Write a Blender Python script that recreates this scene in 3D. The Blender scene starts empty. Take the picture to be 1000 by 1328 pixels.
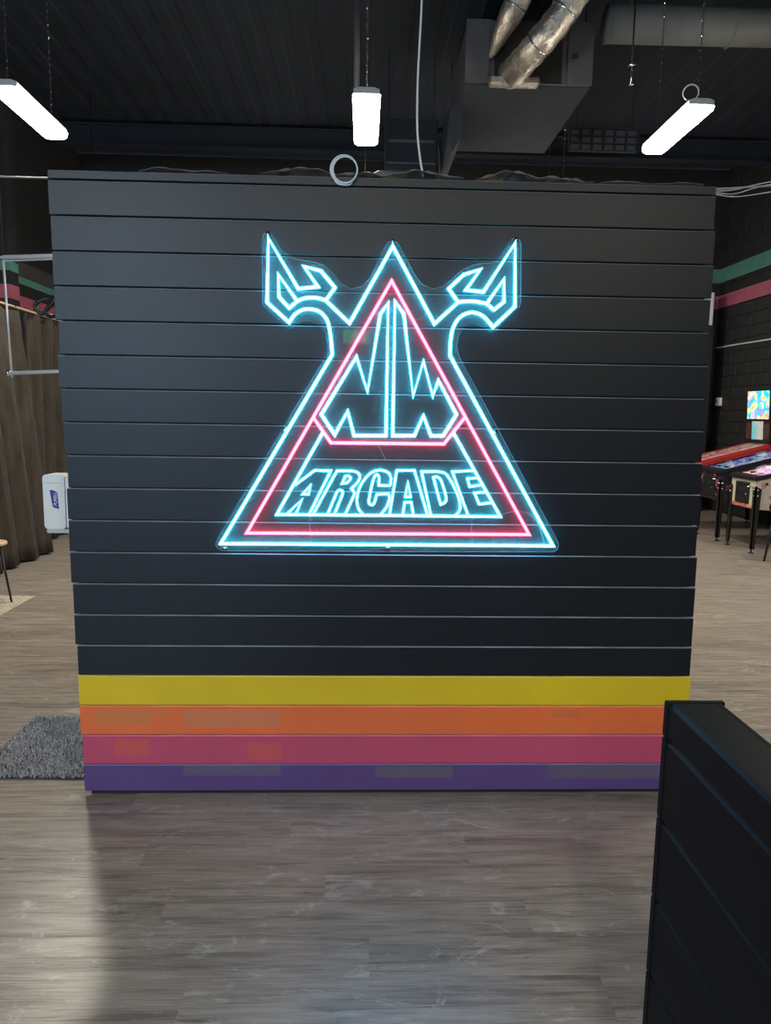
import bpy, bmesh, math, random
from mathutils import Vector, Matrix
random.seed(7)
S = bpy.context.scene
COL = S.collection
PI = math.pi

# ------------------------------------------------------------------ camera
CAM = Vector((-0.11091, -2.98528, 1.65551))
FW = Vector((0.03369171, 0.99038234, -0.13419273))
RT = Vector((0.9993821, -0.03203961, 0.01445257))
UP = Vector((-0.01001409, 0.13459674, 0.99084985))
FPX = 940.0
cd = bpy.data.cameras.new('camera'); cam = bpy.data.objects.new('camera', cd); COL.objects.link(cam)
m = Matrix((RT, UP, -FW)).transposed().to_4x4(); m.translation = CAM
cam.matrix_world = m
cd.sensor_fit = 'HORIZONTAL'; cd.sensor_width = 36.0; cd.lens = 36.0 * FPX / 1000.0
cd.clip_start = 0.02; cd.clip_end = 100
S.camera = cam

# ------------------------------------------------------------------ world, exposure, large lights
w = bpy.data.worlds.new('world'); S.world = w; w.use_nodes = True
w.node_tree.nodes['Background'].inputs[0].default_value = (0.55, 0.68, 0.9, 1)
w.node_tree.nodes['Background'].inputs[1].default_value = 0.6
vs = S.view_settings
vs.view_transform = 'Standard'; vs.look = 'None'; vs.exposure = 0.0; vs.gamma = 1.0; vs.use_curve_mapping = False
LAMP = 150.0            # radiance of the strip light diffusers
def area(name, loc, rot, sx, sy, power, color):
    l = bpy.data.lights.new(name, 'AREA'); l.shape = 'RECTANGLE'; l.size = sx; l.size_y = sy; l.energy = power; l.color = color
    o = bpy.data.objects.new(name, l); COL.objects.link(o); o.location = loc; o.rotation_euler = rot
    return o
# cool front fill light, shining in through an added, unseen window
area('window_fill', (-4.05, -9.75, 3.2), (PI/2, 0, 0), 1.6, 2.5, 420, (0.48, 0.71, 1.0))

# ------------------------------------------------------------------ helpers
def pixel(x, y):
    return FW * FPX + RT * (x - 500) - UP * (y - 664)
def at_y(x, y, Y):
    d = pixel(x, y); return CAM + d * ((Y - CAM.y) / d.y)

def mesh(name, verts, faces, smooth=False, mats=(), fm=None):
    me = bpy.data.meshes.new(name); me.from_pydata([tuple(v) for v in verts], [], faces); me.update()
    for m_ in mats: me.materials.append(m_)
    if fm:
        for p, i in zip(me.polygons, fm): p.material_index = i
    if smooth: me.polygons.foreach_set('use_smooth', [True] * len(me.polygons))
    return me
class MB:
    """collects shapes for one mesh"""
    def __init__(s): s.v = []; s.f = []
    def add(s, v, f):
        n = len(s.v); s.v += [tuple(p) for p in v]; s.f += [tuple(i + n for i in q) for q in f]; return s
    def box(s, x0, x1, y0, y1, z0, z1, b=0.0):
        if b <= 0:
            v = [(x, y, z) for z in (z0, z1) for y in (y0, y1) for x in (x0, x1)]
            return s.add(v, [(0,2,3,1),(4,5,7,6),(0,1,5,4),(2,6,7,3),(0,4,6,2),(1,3,7,5)])
        bm = bmesh.new(); bmesh.ops.create_cube(bm, size=1)
        for q in bm.verts: q.co = Vector(((x0+x1)/2 + q.co.x*(x1-x0), (y0+y1)/2 + q.co.y*(y1-y0), (z0+z1)/2 + q.co.z*(z1-z0)))
        bmesh.ops.bevel(bm, geom=bm.edges[:], offset=b, segments=1, affect='EDGES', profile=0.5)
        bm.verts.index_update()
        s.add([q.co.copy() for q in bm.verts], [tuple(q.index for q in f.verts) for f in bm.faces]); bm.free(); return s
    def tube(s, pts, r, n=8, closed=False, cap=True):
        P = [Vector(p) for p in pts]; N = len(P); rr = r if isinstance(r, (list, tuple)) else [r] * N
        T = []
        for i in range(N):
            a = P[i-1] if (i > 0 or closed) else P[i]; b = P[(i+1) % N] if (i < N-1 or closed) else P[i]
            t = (b - a); T.append(t.normalized() if t.length > 1e-9 else Vector((0,0,1)))
        u = T[0].orthogonal().normalized(); v = []
        for i in range(N):
            u = (u - T[i] * u.dot(T[i])); u = u.normalized() if u.length > 1e-6 else T[i].orthogonal().normalized()
            w_ = T[i].cross(u)
            for k in range(n):
                a = 2*PI*k/n; v.append(P[i] + (u*math.cos(a) + w_*math.sin(a)) * rr[i])
        f = []
        for i in range(N if closed else N-1):
            j = (i+1) % N
            for k in range(n): f.append((i*n+k, i*n+(k+1)%n, j*n+(k+1)%n, j*n+k))
        if cap and not closed:
            f.append(tuple(range(n))[::-1]); f.append(tuple((N-1)*n+k for k in range(n)))
        return s.add(v, f)
    def cyl(s, a, b, r, n=12, r2=None):
        return s.tube([a, b], [r, r if r2 is None else r2], n)
    def prism(s, poly, axis, a, b):
        """poly: 2D points; axis 'x','y','z' of extrusion from a to b"""
        def P(p, t):
            return {'x': (t, p[0], p[1]), 'y': (p[0], t, p[1]), 'z': (p[0], p[1], t)}[axis]
        n = len(poly); v = [P(p, a) for p in poly] + [P(p, b) for p in poly]
        f = [tuple(range(n)), tuple(range(2*n-1, n-1, -1))] + [(i, i+n, (i+1)%n+n, (i+1)%n) for i in range(n)]
        return s.add(v, f)
    def torus(s, c, R, r, normal, n=24, k=6, a0=0, a1=2*PI):
        nn = Vector(normal).normalized(); u = nn.orthogonal().normalized(); w_ = nn.cross(u); c = Vector(c)
        full = abs(a1 - a0 - 2*PI) < 1e-6
        pts = [c + (u*math.cos(a0+(a1-a0)*i/n) + w_*math.sin(a0+(a1-a0)*i/n))*R for i in range(n if full else n+1)]
        return s.tube(pts, r, k, closed=full)
    def data(s, name, mat, smooth=False):
        me = mesh(name, s.v, s.f, smooth, [mat] if mat else [])
        bm = bmesh.new(); bm.from_mesh(me); bmesh.ops.recalc_face_normals(bm, faces=bm.faces[:]); bm.to_mesh(me); bm.free()
        return me
    def build(s, name, mat, parent=None, smooth=False, label=None):
        return link(name, s.data(name, mat, smooth), parent, label)
def link(name, me, parent=None, label=None, loc=None):
    o = bpy.data.objects.new(name, me); COL.objects.link(o)
    if parent is not None:
        o.parent = parent
    if loc is not None: o.location = loc
    if label: o['label'] = label
    return o
def tag(o, label, cat, group=None, kind=None):
    o['label'] = label; o['category'] = cat
    if group: o['group'] = group
    if kind: o['kind'] = kind
    return o
def thing(name, label, cat, loc=(0,0,0), group=None, kind=None, rz=0):
    o = bpy.data.objects.new(name, None); COL.objects.link(o); o.location = loc; o.rotation_euler = (0, 0, rz)
    o.empty_display_size = 0.1
    return tag(o, label, cat, group, kind)
def struct(name, mb, mat, label, cat):
    return tag(mb.build(name, mat), label, cat, kind='structure')

# ------------------------------------------------------------------ materials
class NT:
    def __init__(s, name):
        s.m = bpy.data.materials.new(name); s.m.use_nodes = True; s.t = s.m.node_tree; s.n = s.t.nodes; s.l = s.t.links
        s.b = s.n['Principled BSDF']; s.out = s.n['Material Output']
    def node(s, typ, **kw):
        x = s.n.new(typ)
        for k, v in kw.items(): setattr(x, k, v)
        return x
    def put(s, sock, v):
        if isinstance(v, bpy.types.NodeSocket): s.l.new(v, sock)
        else: sock.default_value = v
    def math(s, op, a, b=None, c=None):
        x = s.node('ShaderNodeMath', operation=op); s.put(x.inputs[0], a)
        if b is not None: s.put(x.inputs[1], b)
        if c is not None: s.put(x.inputs[2], c)
        return x.outputs[0]
    def coord(s, kind='Object', scale=(1,1,1), offset=None):
        tc = s.node('ShaderNodeTexCoord'); mp = s.node('ShaderNodeMapping'); s.l.new(tc.outputs[kind], mp.inputs[0]); mp.inputs['Scale'].default_value = scale
        if offset is not None: s.l.new(offset, mp.inputs['Location'])
        return mp.outputs[0]
    def noise(s, vec, scale=5, detail=4, rough=0.55, dist=0.0):
        x = s.node('ShaderNodeTexNoise'); s.l.new(vec, x.inputs['Vector']); x.inputs['Scale'].default_value = scale; x.inputs['Detail'].default_value = detail
        x.inputs['Roughness'].default_value = rough; x.inputs['Distortion'].default_value = dist
        return x
    def ramp(s, fac, stops, interp='LINEAR'):
        x = s.node('ShaderNodeValToRGB'); x.color_ramp.interpolation = interp; e = x.color_ramp.elements
        while len(e) < len(stops): e.new(0.5)
        for q, (p, c) in zip(e, stops): q.position = p; q.color = (*c, 1) if len(c) == 3 else c
        s.l.new(fac, x.inputs[0]); return x.outputs[0]
    def mix(s, fac, a, b, blend='MIX'):
        x = s.node('ShaderNodeMix', data_type='RGBA', blend_type=blend); s.put(x.inputs['Factor'], fac)
        s.put(x.inputs[6], a if not isinstance(a, tuple) else (*a, 1)[:4]); s.put(x.inputs[7], b if not isinstance(b, tuple) else (*b, 1)[:4])
        return x.outputs[2]
    def bump(s, h, strength=0.2, dist=0.01):
        x = s.node('ShaderNodeBump'); x.inputs['Strength'].default_value = strength; x.inputs['Distance'].default_value = dist
        s.l.new(h, x.inputs['Height']); s.l.new(x.outputs[0], s.b.inputs['Normal'])
    def box(s, vec, x0, x1, z0, z1, soft=0.008):
        sp = s.node('ShaderNodeSeparateXYZ'); s.l.new(vec, sp.inputs[0])
        def edge(v, a, b):
            r = s.node('ShaderNodeMapRange', interpolation_type='SMOOTHSTEP'); s.put(r.inputs[0], v); r.inputs[1].default_value = a; r.inputs[2].default_value = b; return r.outputs[0]
        q = s.math('MULTIPLY', edge(sp.outputs[0], x0-soft, x0+soft), edge(sp.outputs[0], x1+soft, x1-soft))
        r = s.math('MULTIPLY', edge(sp.outputs[2], z0-soft/2, z0+soft/2), edge(sp.outputs[2], z1+soft/2, z1-soft/2))
        return s.math('MULTIPLY', q, r)

def mat(name, color, rough=0.5, metal=0.0, var=0.0, scale=8, bump=0.0, bscale=60, spec=0.5, emit=None, estr=0.0):
    t = NT(name); b = t.b; b.inputs['Roughness'].default_value = rough; b.inputs['Metallic'].default_value = metal; b.inputs['Specular IOR Level'].default_value = spec
    v = t.coord('Object')
    if var > 0:
        n = t.noise(v, scale)
        lo = tuple(c*(1-var) for c in color); hi = tuple(min(1, c*(1+var)) for c in color)
        t.l.new(t.ramp(n.outputs[0], [(0.3, lo), (0.7, hi)]), b.inputs['Base Color'])
    else: b.inputs['Base Color'].default_value = (*color, 1)
    if bump > 0: t.bump(t.noise(v, bscale, 3).outputs[0], bump, 0.004)
    if emit: b.inputs['Emission Color'].default_value = (*emit, 1); b.inputs['Emission Strength'].default_value = estr
    return t.m

M = {}
M['plank_black'] = mat('black_plank_paint', (0.0042, 0.0072, 0.013), 0.43, var=0.12, scale=3, bump=0.12, bscale=160, spec=0.45)
M['black'] = mat('black_paint', (0.012, 0.012, 0.014), 0.6, var=0.15, bump=0.05)
M['half_black'] = mat('half_wall_black_paint', (0.0045, 0.0055, 0.008), 0.62, var=0.15, bump=0.08, bscale=120, spec=0.22)
M['ceiling'] = mat('black_ceiling_paint', (0.0105, 0.017, 0.029), 0.85, var=0.25, scale=2)
M['duct_paint'] = mat('grey_duct_paint', (0.13, 0.14, 0.138), 0.6, var=0.15, scale=4)
M['unit_grey'] = mat('heater_casing_paint', (0.075, 0.075, 0.085), 0.5, var=0.1)
M['room_black'] = mat('black_block_paint', (0.011, 0.0115, 0.014), 0.7, var=0.3, scale=6, bump=0.2, bscale=90)
M['stripe_green'] = mat('green_stripe_paint', (0.085, 0.24, 0.20), 0.6, var=0.12, scale=5)
M['stripe_pink'] = mat('pink_stripe_paint', (0.36, 0.09, 0.14), 0.6, var=0.12, scale=5)
M['stripe_grey'] = mat('grey_stripe_paint', (0.05, 0.05, 0.055), 0.7)
M['steel_white'] = mat('white_enamel', (0.75, 0.75, 0.74), 0.4)
M['satin'] = mat('satin_steel', (0.75, 0.76, 0.8), 0.35, 0.35)
M['chrome'] = mat('chrome', (0.8, 0.8, 0.82), 0.18, 1.0)
M['white_plastic'] = mat('white_plastic', (0.78, 0.79, 0.8), 0.35, var=0.03)
M['grey_plastic'] = mat('grey_plastic', (0.5, 0.52, 0.54), 0.4)
M['white_cable'] = mat('white_cable', (0.7, 0.72, 0.75), 0.45)
M['black_metal'] = mat('black_metal', (0.015, 0.015, 0.016), 0.4, 0.2)
M['black_plastic'] = mat('black_plastic', (0.012, 0.012, 0.013), 0.45)
M['logo_blue'] = mat('logo_blue', (0.02, 0.03, 0.28), 0.4)
M['logo_white'] = mat('logo_white', (0.85, 0.86, 0.9), 0.4)
M['logo_pink'] = mat('logo_pink', (0.6, 0.15, 0.35), 0.4)
M['tan_wood'] = mat('tan_wood', (0.5, 0.36, 0.24), 0.5, var=0.2, scale=12)
M['film'] = mat('black_sheet_film', (0.19, 0.20, 0.215), 0.45, bump=0.3, bscale=40)
M['wire_clear'] = mat('clear_wire', (0.25, 0.32, 0.36), 0.3)
M['subfloor'] = mat('floor_joint', (0.07, 0.06, 0.052), 0.9)
M['joint'] = mat('dark_joint', (0.006, 0.006, 0.006), 0.9)
def glow(name, col, strength):
    t = NT(name); t.n.remove(t.b); e = t.node('ShaderNodeEmission'); e.inputs[0].default_value = (*col, 1); e.inputs[1].default_value = strength
    t.l.new(e.outputs[0], t.out.inputs[0]); return t.m
M['lamp'] = glow('strip_light_glow', (1.0, 0.925, 0.765), LAMP)
M['neon_cyan'] = glow('cyan_neon_glow', (0.040, 0.58, 0.85), 27.0)
M['neon_pink'] = glow('pink_neon_glow', (1.0, 0.036, 0.12), 24.0)
def acrylic(name, tint, gl, haze=0.0):
    t = NT(name); t.n.remove(t.b)
    tr = t.node('ShaderNodeBsdfTransparent'); tr.inputs[0].default_value = (*tint, 1)
    g = t.node('ShaderNodeBsdfGlossy'); g.inputs['Roughness'].default_value = 0.02
    fr = t.node('ShaderNodeFresnel'); fr.inputs[0].default_value = 1.49
    mx = t.node('ShaderNodeMixShader'); geo = t.node('ShaderNodeNewGeometry'); t.l.new(t.math('MULTIPLY', t.math('MULTIPLY', fr.outputs[0], gl), t.math('SUBTRACT', 1.0, geo.outputs['Backfacing'])), mx.inputs[0]); t.l.new(tr.outputs[0], mx.inputs[1]); t.l.new(g.outputs[0], mx.inputs[2])
    last = mx.outputs[0]
    if haze:
        df = t.node('ShaderNodeBsdfDiffuse'); df.inputs[0].default_value = (.85, .85, .85, 1); m2 = t.node('ShaderNodeMixShader'); m2.inputs[0].default_value = haze
        t.l.new(last, m2.inputs[1]); t.l.new(df.outputs[0], m2.inputs[2]); last = m2.outputs[0]
    t.l.new(last, t.out.inputs[0]); return t.m
M['acrylic'] = acrylic('clear_acrylic', (0.97, 0.985, 0.99), 1.0, 0.023)
M['glass'] = acrylic('clear_glass', (0.96, 0.98, 0.97), 1.0)
def edge_acrylic():
    t = NT('acrylic_cut_edge'); t.b.inputs['Base Color'].default_value = (0.55, 0.72, 0.78, 1); t.b.inputs['Roughness'].default_value = 0.35; t.b.inputs['Alpha'].default_value = 0.6; return t.m
M['acrylic_edge'] = edge_acrylic()

def painted(name, col, patches, rough=0.5):
    t = NT(name); v = t.coord('Object'); n = t.noise(v, 2.2, 3)
    c = t.ramp(n.outputs[0], [(0.3, tuple(q*0.9 for q in col)), (0.7, tuple(min(1, q*1.07) for q in col))])
    wob = t.noise(v, 9, 2)
    for (x0, x1, z0, z1, pc, k) in patches:
        off = t.node('ShaderNodeVectorMath', operation='MULTIPLY_ADD'); t.l.new(wob.outputs[1], off.inputs[0]); off.inputs[1].default_value = (0.02, 0.0, 0.012); t.l.new(v, off.inputs[2])
        f = t.math('MULTIPLY', t.box(off.outputs[0], x0+0.01, x1+0.01, z0+0.006, z1+0.006), k)
        c = t.mix(f, c, pc)
    t.l.new(c, t.b.inputs['Base Color']); t.b.inputs['Roughness'].default_value = rough; t.b.inputs['Specular IOR Level'].default_value = 0.4
    t.bump(t.noise(v, 160, 2).outputs[0], 0.12, 0.004); return t.m
ORG = (0.80, 0.165, 0.05); PNK = (0.52, 0.075, 0.155); PUR = (0.105, 0.06, 0.215); YEL = (0.72, 0.52, 0.016)
M['yellow'] = painted('yellow_plank_paint', YEL, [])
M['orange'] = painted('orange_plank_paint', ORG, [(-1.25,-1.02,.045,.115,(0.60,0.215,0.075),.75),(-1.02,-0.93,.08,.118,(0.60,0.215,0.075),.5),(-.88,-.47,.035,.112,(0.62,0.215,0.10),.8),(.70,.83,.03,.036,(0.55,0.30,0.08),.7),(.71,.84,.075,.115,(0.52,0.17,0.07),.4)])
M['pink'] = painted('pink_plank_paint', PNK, [(-1.18,-1.03,.04,.112,(0.60,0.10,0.085),.85),(-.61,-.465,.02,.092,(0.60,0.10,0.095),.75),(.70,.83,.035,.04,(0.55,0.12,0.08),.6)])
M['purple'] = painted('purple_plank_paint', PUR, [(-.89,-.47,.07,.12,(0.13,0.11,0.19),.8),(-.06,.28,.06,.112,(0.13,0.11,0.17),.85),(.70,1.25,.055,.128,(0.13,0.105,0.165),.85),(0.0,.28,.05,.055,(0.16,0.05,0.16),.7),(.70,1.25,.046,.051,(0.17,0.06,0.18),.7)])

def floor_mat(name, per_object):
    t = NT(name)
    if per_object:
        oi = t.node('ShaderNodeObjectInfo'); cx = t.node('ShaderNodeCombineXYZ')
        for k, q in enumerate((37.0, 11.0, 5.0)): t.l.new(t.math('MULTIPLY', oi.outputs['Random'], q), cx.inputs[k])
        v = t.coord('Object', (1.0, 9.0, 1.0), cx.outputs[0]); v2 = t.coord('Object', (1, 1, 1), cx.outputs[0]); rnd = oi.outputs['Random']
    else:
        v = t.coord('Object', (1.0, 9.0, 1.0)); v2 = t.coord('Object'); rnd = None
    g1 = t.noise(v, 2.4, 7, 0.66, 0.7).outputs[0]
    g2 = t.noise(t.coord('Object', (1.2, 70.0, 1.0), cx.outputs[0] if per_object else None), 4, 5, 0.65).outputs[0]
    c = t.ramp(g1, [(0.30, (0.085, 0.072, 0.064)), (0.42, (0.185, 0.157, 0.138)), (0.55, (0.275, 0.238, 0.21)), (0.75, (0.40, 0.36, 0.325))])
    c = t.mix(0.38, c, t.ramp(g2, [(0.34, (0.06, 0.05, 0.045)), (0.66, (0.42, 0.37, 0.325))]))
    # dark streaks, knots and pale brushed scuffs of the weathered oak
    st_ = t.noise(t.coord('Object', (1.0, 16.0, 1.0), cx.outputs[0] if per_object else None), 1.7, 5, 0.7, 0.5).outputs[0]
    c = t.mix(t.ramp(st_, [(0.53, (0,0,0)), (0.66, (0.75,)*3)]), c, (0.075, 0.062, 0.052))
    k = t.noise(t.coord('Object', (1.0, 2.8, 1.0), cx.outputs[0] if per_object else None), 9.0, 4, 0.65, 1.4).outputs[0]
    c = t.mix(t.ramp(k, [(0.68, (0,0,0)), (0.73, (0.7,)*3)]), c, (0.055, 0.045, 0.038))
    sc = t.noise(t.coord('Object', (1.0, 1.9, 1.0), cx.outputs[0] if per_object else None), 4.5, 12, 0.80, 1.2).outputs[0]
    c = t.mix(t.ramp(sc, [(0.55, (0,0,0)), (0.63, (0.6,)*3)]), c, (0.46, 0.43, 0.41))
    if rnd is not None:
        hsv = t.node('ShaderNodeHueSaturation'); t.l.new(t.math('MULTIPLY_ADD', rnd, 0.14, 0.93), hsv.inputs['Value']); hsv.inputs['Saturation'].default_value = 1.12; t.l.new(c, hsv.inputs['Color']); c = hsv.outputs[0]
    t.l.new(c, t.b.inputs['Base Color'])
    t.l.new(t.ramp(g1, [(0.3, (0.38,)*3), (0.8, (0.25,)*3)]), t.b.inputs['Roughness']); t.b.inputs['Specular IOR Level'].default_value = 0.55
    t.bump(g2, 0.12, 0.003); return t.m
M['floor'] = floor_mat('vinyl_oak_plank', True); M['floor_far'] = floor_mat('vinyl_oak_far', False)

# ------------------------------------------------------------------ room shell
CEIL = 6.0; XL, XR, YB, YF = -5.0, 6.3, 10.3, -9.5
fl = struct('floor', MB().box(XL-.2, XR+.2, YF-.2, YB+.2, -0.12, -0.004), M['subfloor'], 'grey brown vinyl oak plank floor of the arcade', 'floor')
PL, PW = 1.22, 0.18
pm = MB().prism([(-PW/2+.0002, -.004), (PW/2-.0002, -.004), (PW/2-.0002, -.0004), (PW/2-.0007, 0), (-PW/2+.0007, 0), (-PW/2+.0002, -.0004)], 'x', -PL/2+.0002, PL/2-.0002).data('floor_plank', M['floor'])
far = MB(); rows = int((YB - YF) / PW) + 1
for j in range(rows):
    y = YF + PW*(j+.5); off = (j*0.437) % 1.0 * PL
    for i in range(-1, int((XR-XL)/PL) + 2):
        x = XL + off + PL*(i+.5) - PL*.5
        if x + PL/2 < XL or x - PL/2 > XR: continue
        near = -1.75 < y < 3.4 and -3.4 < x < 3.6 and not (abs(x) < 1.0 and y > 0.9)
        if near: link('floor_plank', pm, fl, loc=(x, y, 0))
        else:
            far.box(max(XL, x-PL/2+.0005), min(XR, x+PL/2-.0005), y-PW/2+.0006, y+PW/2-.0006, -.004, 0)
o = far.build('distant_floor_plank', M['floor_far'], fl); o['kind'] = 'stuff'

ce = struct('ceiling', MB().box(XL-.2, XR+.2, YF-.2, YB+.2, CEIL+.06, CEIL+.2), M['ceiling'], 'black painted open ceiling deck above the strip lights', 'ceiling')
rib = MB().prism([(-.1, .06), (-.07, .05), (.07, .05), (.1, .06)], 'y', -9.9, 9.9).data('deck_rib', M['ceiling'])
for i in range(37): link('deck_rib', rib, ce, loc=(XL + .15 + i*.305, .4, CEIL))
for y in (9.0,): 
    b = MB(); b.box(XL, XR, y-.09, y+.09, CEIL-.32, CEIL-.30); b.box(XL, XR, y-.012, y+.012, CEIL-.30, CEIL-.02); b.box(XL, XR, y-.09, y+.09, CEIL-.02, CEIL)
    b.build('roof_beam', M['ceiling'], ce)

wr = struct('wall_right', MB().box(XR+.012, XR+.2, YF, YB+.2, 0, CEIL), M['joint'], 'black painted block wall with green and pink stripes behind the pinball machines', 'wall')
BLK = MB().box(0, .02, -.195, .195, -.095, .095, .006).data('block', M['room_black'])
BG = MB().box(0, .02, -.195, .195, -.095, .095, .006).data('block', M['stripe_green']); BP = MB().box(0, .02, -.195, .195, -.095, .095, .006).data('block', M['stripe_pink'])
nb = 0
for r in range(30):
    z = .1 + .2*r
    for k in range(18):
        y = 10.1 - .4*k + (.2 if r % 2 else 0)
        if y > 10.12 or y < 6.4: continue
        link('block', BLK, wr, loc=(XR, y, z)); nb += 1
rest = MB()
for r in range(30):
    z = .1 + .2*r
    for k in range(49):
        y = 10.1 - .4*k + (.2 if r % 2 else 0)
        if y > 10.12 or y >= 6.4 or y < YF+.2: continue
        rest.box(XR, XR+.02, y-.195, y+.195, z-.095, z+.095)
o = rest.build('distant_block', M['room_black'], wr); o['kind'] = 'stuff'
for nm, z0, z1, mm in (('green_stripe', 4.07, 4.31, 'stripe_green'), ('pink_stripe', 3.62, 3.84, 'stripe_pink')):
    MB().box(XR-.004, XR+.004, 3, YB, z0, z1).build(nm, M[mm], wr)
wb = struct('wall_back', MB().box(XL-.2, XR+.2, YB, YB+.2, 0, CEIL), M['room_black'], 'black painted rear wall glimpsed past the feature wall', 'wall')
for nm, z0, z1, mm in (('green_stripe', 4.07, 4.31, 'stripe_green'), ('pink_stripe', 3.62, 3.84, 'stripe_pink')):
    MB().box(3, XR, YB-.006, YB, z0, z1).build(nm, M[mm], wb)
wl = struct('wall_left', MB().box(XL-.2, XL, YF, YB, 0, CEIL), M['room_black'], 'black painted wall with green and pink stripes behind the brown curtains', 'wall')
MB().box(XL, XL+.25, 7.0, 7.26, 0, CEIL).build('pilaster', M['room_black'], wl)
for nm, z0, z1, mm in (('green_stripe', 3.42, 3.52, 'stripe_green'), ('pink_stripe', 3.08, 3.25, 'stripe_pink'), ('grey_stripe', 3.53, 3.73, 'stripe_grey')):
    MB().box(XL-.002, XL+.004, 7.26, YB, z0, z1).build(nm, M[mm], wl)
for nm, z0, z1, mm in (('green_stripe', 3.45, 3.575, 'stripe_green'), ('pink_stripe', 3.095, 3.275, 'stripe_pink')):
    b = MB(); b.box(XL+.25, XL+.254, 6.996, 7.26, z0, z1); b.box(XL, XL+.25, 6.996, 7.0, z0, z1); b.build(nm, M[mm], wl)
    MB().box(XL-.002, XL+.004, 3, 7.0, z0, z1).build(nm, M[mm], wl)
wf = MB(); wf.box(XL-.2, -4.9, YF-.2, YF, 0, CEIL); wf.box(-4.9, -3.2, YF-.2, YF, 0, 1.9); wf.box(-4.9, -3.2, YF-.2, YF, 4.5, CEIL); wf.box(-3.2, -.32, YF-.2, YF, 0, CEIL); wf.box(.58, XR+.2, YF-.2, YF, 0, CEIL); wf.box(-.32, .58, YF-.2, YF, 2.46, CEIL)
wf = struct('wall_front', wf, M['room_black'], 'black painted entrance wall facing the neon sign', 'wall')
wn = thing('added_window_1', 'unseen window added in the entrance wall for cool front fill light', 'window', (-4.05, YF-.1, 1.9), kind='structure')  # window opening added so the cool fill light can come in
for x in (-.82, 0, .82): MB().box(x-.03, x+.03, -.04, .04, 0, 2.6).build('mullion', M['black_metal'], wn)
for z in (.03, 2.57): MB().box(-.85, .85, -.04, .04, z-.03, z+.03).build('rail', M['black_metal'], wn)
for x in (-.41, .41): MB().box(x-.38, x+.38, -.003, .003, .06, 2.54).build('pane', M['glass'], wn)
dr = thing('door_1', 'dark entrance door with narrow glass slot in the wall facing the sign', 'door', (.13, YF-.1, 0), kind='structure')
b = MB(); b.box(-.43, -.07, -.03, .03, .01, 2.44); b.box(.12, .43, -.03, .03, .01, 2.44); b.box(-.07, .12, -.03, .03, .01, 1.66); b.box(-.07, .12, -.03, .03, 2.30, 2.44); b.build('leaf', M['black'], dr)
MB().box(-.07, .12, -.004, .004, 1.66, 2.30).build('pane', M['glass'], dr)
MB().cyl((-.36, .05, .9), (-.36, .05, 1.3), .012).build('handle', M['chrome'], dr)

# ------------------------------------------------------------------ feature wall
W2 = 2.62708/2; SH = -0.01778; SP = 0.133; Z0 = 0.01
def shx(z): return SH*(z-1.3)
pw = thing('wall_center', 'free standing black plank wall with four rainbow planks along its foot', 'wall', (0,0,0), kind='structure')
TH = .016
v = []
for z in (0.0, 2.55):
    for (x, y) in ((-W2+.02, TH), (W2-.02, TH), (W2-.02, .13), (-W2+.02, .13)): v.append((x+shx(z), y, z))
b = MB(); b.add(v, [(0,3,2,1),(4,5,6,7),(0,1,5,4),(1,2,6,5),(2,3,7,6),(3,0,4,7)]); b.build('core', M['black'], pw)
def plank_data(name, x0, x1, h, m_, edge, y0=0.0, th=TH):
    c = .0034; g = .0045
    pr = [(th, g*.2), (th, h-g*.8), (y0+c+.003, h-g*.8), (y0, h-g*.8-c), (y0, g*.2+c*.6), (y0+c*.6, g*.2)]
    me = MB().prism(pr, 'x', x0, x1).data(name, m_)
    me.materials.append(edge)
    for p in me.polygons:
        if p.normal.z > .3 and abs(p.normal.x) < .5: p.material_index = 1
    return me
cols = ['purple', 'pink', 'orange', 'yellow']
M['edge_black'] = mat('worn_plank_edge', (0.26, 0.29, 0.34), 0.6, var=0.35, scale=4)  # pale raw upper edges, with the seam highlight painted into their colour
for n_, c_ in zip(cols, (PUR, PNK, ORG, YEL)): M['edge_'+n_] = mat('worn_%s_edge' % n_, tuple(min(.9, q*1.2+.12) for q in c_), 0.6, var=.15, scale=4)  # coloured planks: edge colour lightened for the same painted highlight
rr = random.Random(3)
for k in range(20):
    z = Z0 + SP*k; h = SP if k < 19 else .037
    if k == 0: z += .009; h -= .009
    mm = M[cols[k]] if k < 4 else M['plank_black']
    j0, j1 = rr.uniform(-.003, .004), rr.uniform(-.004, .003)
    if k in (14, 10): j0 += .008
    if k == 19: j1 -= .006
    dy = rr.uniform(-.0008, .0008)
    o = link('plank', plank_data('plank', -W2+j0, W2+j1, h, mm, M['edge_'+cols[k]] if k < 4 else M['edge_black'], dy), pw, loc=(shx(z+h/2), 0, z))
    if k < 4: o['label'] = cols[k] + ' painted plank'

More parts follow.
